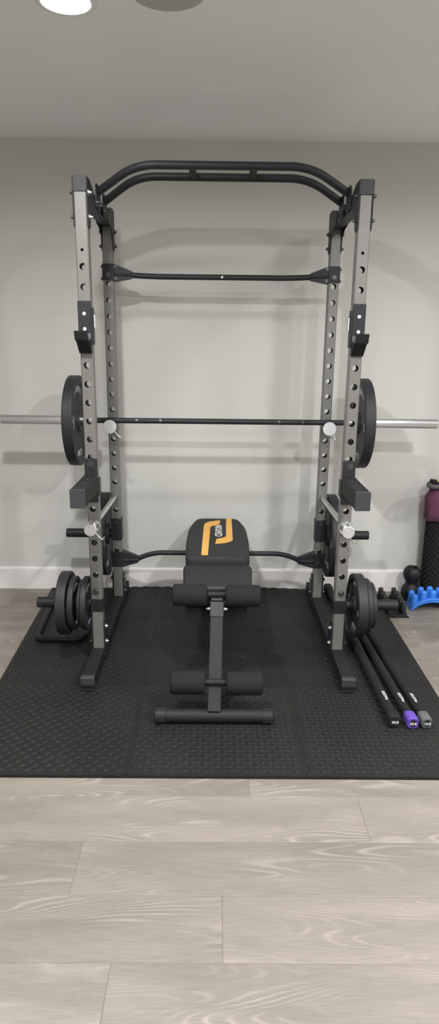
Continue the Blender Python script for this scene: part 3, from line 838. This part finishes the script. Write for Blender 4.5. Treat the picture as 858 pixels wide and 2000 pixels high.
# ------------------------------------------------------------------ weighted bars right
def wbar(P0, P1, r, capmat, txt, label, endr, prt=True):
    P0, P1 = Vector(P0), Vector(P1); dd = (P1-P0).normalized()
    t = thing('weighted_bar', label, 'weighted bar', (P0.x, P0.y, MZ), 'long padded weighted bars lying on the mat')
    m = MB(); m.cyl(P0+dd*.05, P1-dd*.05, r, 32); m.build('padded_shaft', 'foam', t)
    side = Vector((dd.y, -dd.x, 0)).normalized(); up = side.cross(dd)
    for end, (A, sg) in enumerate(((P0, 1), (P1, -1))):
        m = MB(); n = 48
        rings = []
        for off, k in ((0, .90), (.003, .97), (.006, 1.), (.050, 1.), (.056, .94), (.060, .84)):
            rg = []
            for i in range(n):
                a = 2*pi*i/n
                # rounded square with shallow dents
                rad = endr*(1+.075*cos(4*a+pi)) * k
                rg.append(A+dd*sg*off+(side*cos(a)+up*sin(a))*rad)
            rings.append(rg)
        vs = [p for rg in rings for p in rg]; fs = []
        for i in range(len(rings)-1):
            for q_ in range(n):
                a = i*n+q_; b = i*n+(q_+1) % n; fs.append((a, b, b+n, a+n))
        m.add(vs, fs, True); m.add(rings[0], [list(range(n))]); m.add(rings[-1], [list(range(n))])
        c = m.build('end_cap', capmat if end == 0 or capmat != 'purple' else capmat, t)
        if capmat == 'purple': c['label'] = 'purple rubber end cap'
        elif capmat == 'greycap': c['label'] = 'grey rubber end cap'
        if end == 0:
            m = MB(); m.tube([A-dd*.0008, A+dd*.001], endr*.62, 36); sub(m, 'end_disc', 'plastic', c, t)
            tv, tf = text_mesh(txt, .0140, .0003, spacing=.95)
            ux = side; m = MB()
            m.add([A-dd*(.0014+v.z)+ux*(v.x*1.0)+up*(v.y-.0055) for v in tv], tf); sub(m, 'lettering', 'white', c, t)
    # small white mark printed along the shaft
    for word, dist, sz in (('BODY', .168, .018), ('bar', .132, .014)):
        tv, tf = text_mesh(word, sz, .0002, shear=.25)
        m = MB(); out = []
        for v in tv:
            # reads along the shaft: text x -> towards the near end, text y -> around the shaft
            L2 = dist-v.x; ang = (v.y-sz*.35)/r+radians(8)
            out.append(P0+dd*L2+(side*sin(ang)+up*cos(ang))*(r+.0006+v.z))
        m.add(out, tf); m.build('printed_mark', 'white', t)
    return t
wbar((.682, 2.176, MZ+.0262), (.655, 3.575, MZ+.0262), .0215, 'rubber', '30LB', 'black padded weighted bar with a black 30LB end, nearest the rack', .0255)
wbar((.750, 2.168, MZ+.0252), (.700, 3.45, MZ+.0252), .0190, 'purple', '25LB', 'black padded weighted bar with a purple end cap', .0243)
wbar((.8055, 2.172, MZ+.0232), (.742, 3.40, MZ+.0232), .0172, 'greycap', '12LB', 'black padded weighted bar with a grey 12LB end, furthest right of the three', .0226)

# ------------------------------------------------------------------ small pronged rack
t = thing('pronged_rack', 'small black plastic rack with two rows of rounded prongs, on the floor beside the mat', 'rack', (.985, 3.36, 0))
for xc_, wd in ((.945, .0115), (1.020, .0115)):
    prof = [(3.232, .0)]
    for i in range(5):
        yc = 3.262+i*.050; top = .070+i*.003
        prof.append((yc-.020, .026 if i else .022))
        for k in range(0, 9):
            a = pi-pi*k/8; prof.append((yc+.0135*cos(a), top-.0135+.0135*sin(a)))
        prof.append((yc+.020, .028))
    prof.append((3.49, .0))
    m = MB(); m.prism(prof, 'x', xc_-wd, xc_+wd, .002)
    pr = m.build('prong_row', 'plastic', t)
    for i in range(5):
        yc = 3.262+i*.050; top = .070+i*.003
        m = MB(); bm = bmesh.new(); bmesh.ops.create_uvsphere(bm, u_segments=20, v_segments=14, radius=1.)
        bmesh.ops.scale(bm, verts=bm.verts, vec=(.0115, .0135, .021))
        bmesh.ops.translate(bm, verts=bm.verts, vec=(xc_, yc-.001, top-.018)); m.bm(bm, True)
        sub(m, 'prong', 'plastic', pr, t)
m = MB()
arcp = [(.926, .0), (.926, .006), (.938, .014), (.945, .036), (.962, .040), (.973, .018), (.982, .011), (1.004, .011), (1.014, .018), (1.024, .040), (1.038, .034), (1.043, .014), (1.055, .006), (1.055, .0)]
for y in (3.222, 3.480): m.prism([(u-.010, v) for u, v in arcp], 'y', y, y+.014, .0015)
m.box(.940, 1.022, 3.23, 3.49, .001, .008, .001)
m.build('base_tray', 'plastic', t)

# ------------------------------------------------------------------ peanut roller
cx, cy = 1.125, 3.485
t = thing('peanut_massage_roller', 'black peanut-shaped massage roller standing upright against the baseboard', 'massage roller', (cx, cy, 0))
def lobe(z): return z
prof = [(.0, .012), (.025, .001), (.034, .0), (.040, .004), (.050, .020), (.0555, .040), (.0560, .058), (.0500, .078), (.0400, .092), (.0345, .102), (.0335, .110), (.0370, .120), (.0440, .132), (.0500, .148), (.0515, .163), (.0490, .178), (.0430, .190), (.0350, .1985), (.0320, .2005), (.0300, .199), (.0290, .190), (.0280, .170), (0, .165)]
m = MB(); m.lathe(prof, Matrix.Translation((cx, cy, 0)), 48); m.build('body', 'plastic', t)
m = MB(); m.lathe([(.0305, .2000), (.0325, .2016), (.0345, .2000)], Matrix.Translation((cx, cy, 0)), 48); m.build('hollow_rim', 'capplastic', t)

# ------------------------------------------------------------------ blue neck stretcher
t = thing('neck_stretcher', 'bright blue plastic arched neck stretcher with rounded fingers, on the wood floor', 'neck stretcher', (1.2, 3.37, 0))
m = MB(); xs = [1.083+.245*i/24 for i in range(25)]
def az(x):
    u = (x-1.2055)/.1225; return .060*(1-u*u)**.75 if abs(u) < 1 else 0
def th_(x):
    u = abs(x-1.2055)/.1225; return .012+.004*u
yA, yB = 3.315, 3.425
top = []; bot = []
for x in xs:
    z = az(x); top.append((x, z+.010)); bot.append((x, max(.0, z-.008)))
poly = top+bot[::-1]
m.prism(poly, 'y', yA, yB, .002)
# raised edge beads front and back
for y in (yA+.004, yB-.004): m.tube([(x, y, az(x)+.010) for x in xs[1:-1]], .006, 10)
m.build('arched_base', 'blue', t)
for yy in (3.345, 3.403):
    for xx, zt in ((1.106, .092), (1.155, .113), (1.206, .117), (1.258, .111), (1.306, .092)):
        m = MB(); b0 = max(.004, az(xx)-.006); n = 14; pts = []; rs = []
        for k in range(n+1):
            q_ = k/n; q_ = q_**.8
            pts.append((xx, yy, b0+(zt-b0)*q_))
            rs.append((.0205-.004*q_)*(sqrt(max(0, 1-((q_-.78)/.22)**2)) if q_ > .78 else 1)+.0006)
        m.tube(pts, rs, 24); m.build('finger', 'blue', t)

# ------------------------------------------------------------------ tall foam roller with cloth and strap
cx, cy, R0, H0 = 1.268, 3.500, .078, .655
t = thing('foam_roller', 'tall black textured foam roller standing upright by the wall at the right edge', 'foam roller', (cx, cy, 0))
m = MB(); m.tube([(cx, cy, z) for z in (0, .004, .01, .3, H0-.01, H0-.004, H0)], [R0-.006, R0-.002, R0, R0, R0, R0-.002, R0-.006], 48)
rowh = .0165; nb = 16
for j in range(int((H0-.03)/rowh)):
    for k in range(nb):
        a = 2*pi*(k+.5*(j % 2))/nb; z = .018+j*rowh
        c = Vector((cx+R0*cos(a), cy+R0*sin(a), z)); tn = Vector((-sin(a), cos(a), 0)); nn = Vector((cos(a), sin(a), 0)); uz = Vector((0, 0, 1))
        w2, h2, e = .0125, .0125, .0068
        m.add([c-tn*w2-nn*.001, c-uz*h2-nn*.001, c+tn*w2-nn*.001, c+uz*h2-nn*.001, c+nn*e-tn*w2*.35, c+nn*e-uz*h2*.35, c+nn*e+tn*w2*.35, c+nn*e+uz*h2*.35],
              [(0, 1, 5, 4), (1, 2, 6, 5), (2, 3, 7, 6), (3, 0, 4, 7), (4, 5, 6, 7)])
m.build('textured_cylinder', 'rubber', t)
# draped cloth
n = 72; rings = []
def clothring(z, r, amp, flare=0):
    out = []
    for k in range(n):
        a = 2*pi*k/n; rr_ = r+amp*sin(7*a+1.3)+amp*.5*sin(11*a)
        cs = -cos(a)
        pull = flare*max(0, cs)**6
        out.append((cx+(rr_+pull)*cos(a), cy+min(rr_, WY-.004-cy)*sin(a) if 0 else cy+rr_*sin(a), z+amp*.8*sin(5*a)))
    return out
rings.append(clothring(.487, R0+.019, .0045, .000))
rings.append(clothring(.53, R0+.0175, .0035, .001))
rings.append(clothring(.575, R0+.0165, .0025, .005))
rings.append(clothring(.606, R0+.0155, .0015, .010))
rings.append(clothring(.618, R0+.0135, .001, .010))
rings.append(clothring(.640, R0+.008, .001, .0))
rings.append(clothring(.662, R0-.002, .001, .0))
rings.append(clothring(.6685, R0-.020, .001)); rings.append(clothring(.6705, R0-.040, .001)); rings.append(clothring(.6715, .012, .0))
m = MB(); vs = [p for rg in rings for p in rg]; fs = []
for i in range(len(rings)-1):
    for k in range(n):
        a = i*n+k; b = i*n+(k+1) % n; fs.append((a, b, b+n, a+n))
fs.append([(len(rings)-1)*n+k for k in range(n)])
m.add(vs, fs, True)
co = m.build('draped_cloth', 'maroon')
sm = co.modifiers.new('thick', 'SOLIDIFY'); sm.thickness = .003; sm.offset = -1
tag(co, 'maroon cloth draped over the top of the tall black foam roller', 'cloth')
t = thing('strap_bundle', 'grey and black strap bundle with a pale yellow patch lying on the maroon cloth', 'strap', (cx-.02, cy-.01, .672))
m = MB(); cc = Vector((cx-.020, cy-.02, .6865))
P = [cc+Vector((.078*cos(a), .050*sin(a), .003*sin(3*a))) for a in [2*pi*k/28 for k in range(29)]]
m.tube(P, .0125, 14, caps=False); m.build('webbing_loop', 'grey_web', t)
m = MB()
P = [cc+Vector((.066*cos(a), .040*sin(a), .020+.006*cos(2*a))) for a in [2*pi*k/28 for k in range(29)]]
m.tube(P, .0085, 12, caps=False)
m.build('black_cord', 'rubber', t)
m = MB(); bm = bmesh.new(); bmesh.ops.create_uvsphere(bm, u_segments=20, v_segments=12, radius=1.); bmesh.ops.scale(bm, verts=bm.verts, vec=(.048, .032, .017)); bmesh.ops.translate(bm, verts=bm.verts, vec=cc+Vector((.012, 0, .022))); m.bm(bm, True)
m.build('yellow_patch', 'paleyellow', t)

for o in bpy.data.objects:
    if '_o' in o: del o['_o']

# ------------------------------------------------------------------ camera
f_, p_, y_, r_ = 1252.5, .2627, .0081, -.0113
fw = Vector((sin(y_)*cos(p_), cos(y_)*cos(p_), -sin(p_))); rt = Vector((cos(y_), -sin(y_), 0)); dn = fw.cross(rt)
R2 = rt*cos(r_)+dn*sin(r_); D2 = dn*cos(r_)-rt*sin(r_)
cam = bpy.data.cameras.new('camera'); co = bpy.data.objects.new('camera', cam); COL.objects.link(co)
mw = Matrix(((R2.x, -D2.x, -fw.x), (R2.y, -D2.y, -fw.y), (R2.z, -D2.z, -fw.z))).to_4x4(); mw.translation = (-.0227, 0, 1.4564)
co.matrix_world = mw
cam.sensor_fit = 'VERTICAL'; cam.sensor_height = 36; cam.sensor_width = 24; cam.lens = f_/2000*36; cam.clip_start = .02
SC.camera = co

w = bpy.data.worlds.new('world'); SC.world = w; w.use_nodes = True
w.node_tree.nodes['Background'].inputs[0].default_value = (.5, .5, .5, 1); w.node_tree.nodes['Background'].inputs[1].default_value = .1
SC.view_settings.view_transform = 'Standard'; SC.view_settings.look = 'None'; SC.view_settings.exposure = .1; SC.view_settings.gamma = 1
SC.view_settings.use_curve_mapping = False
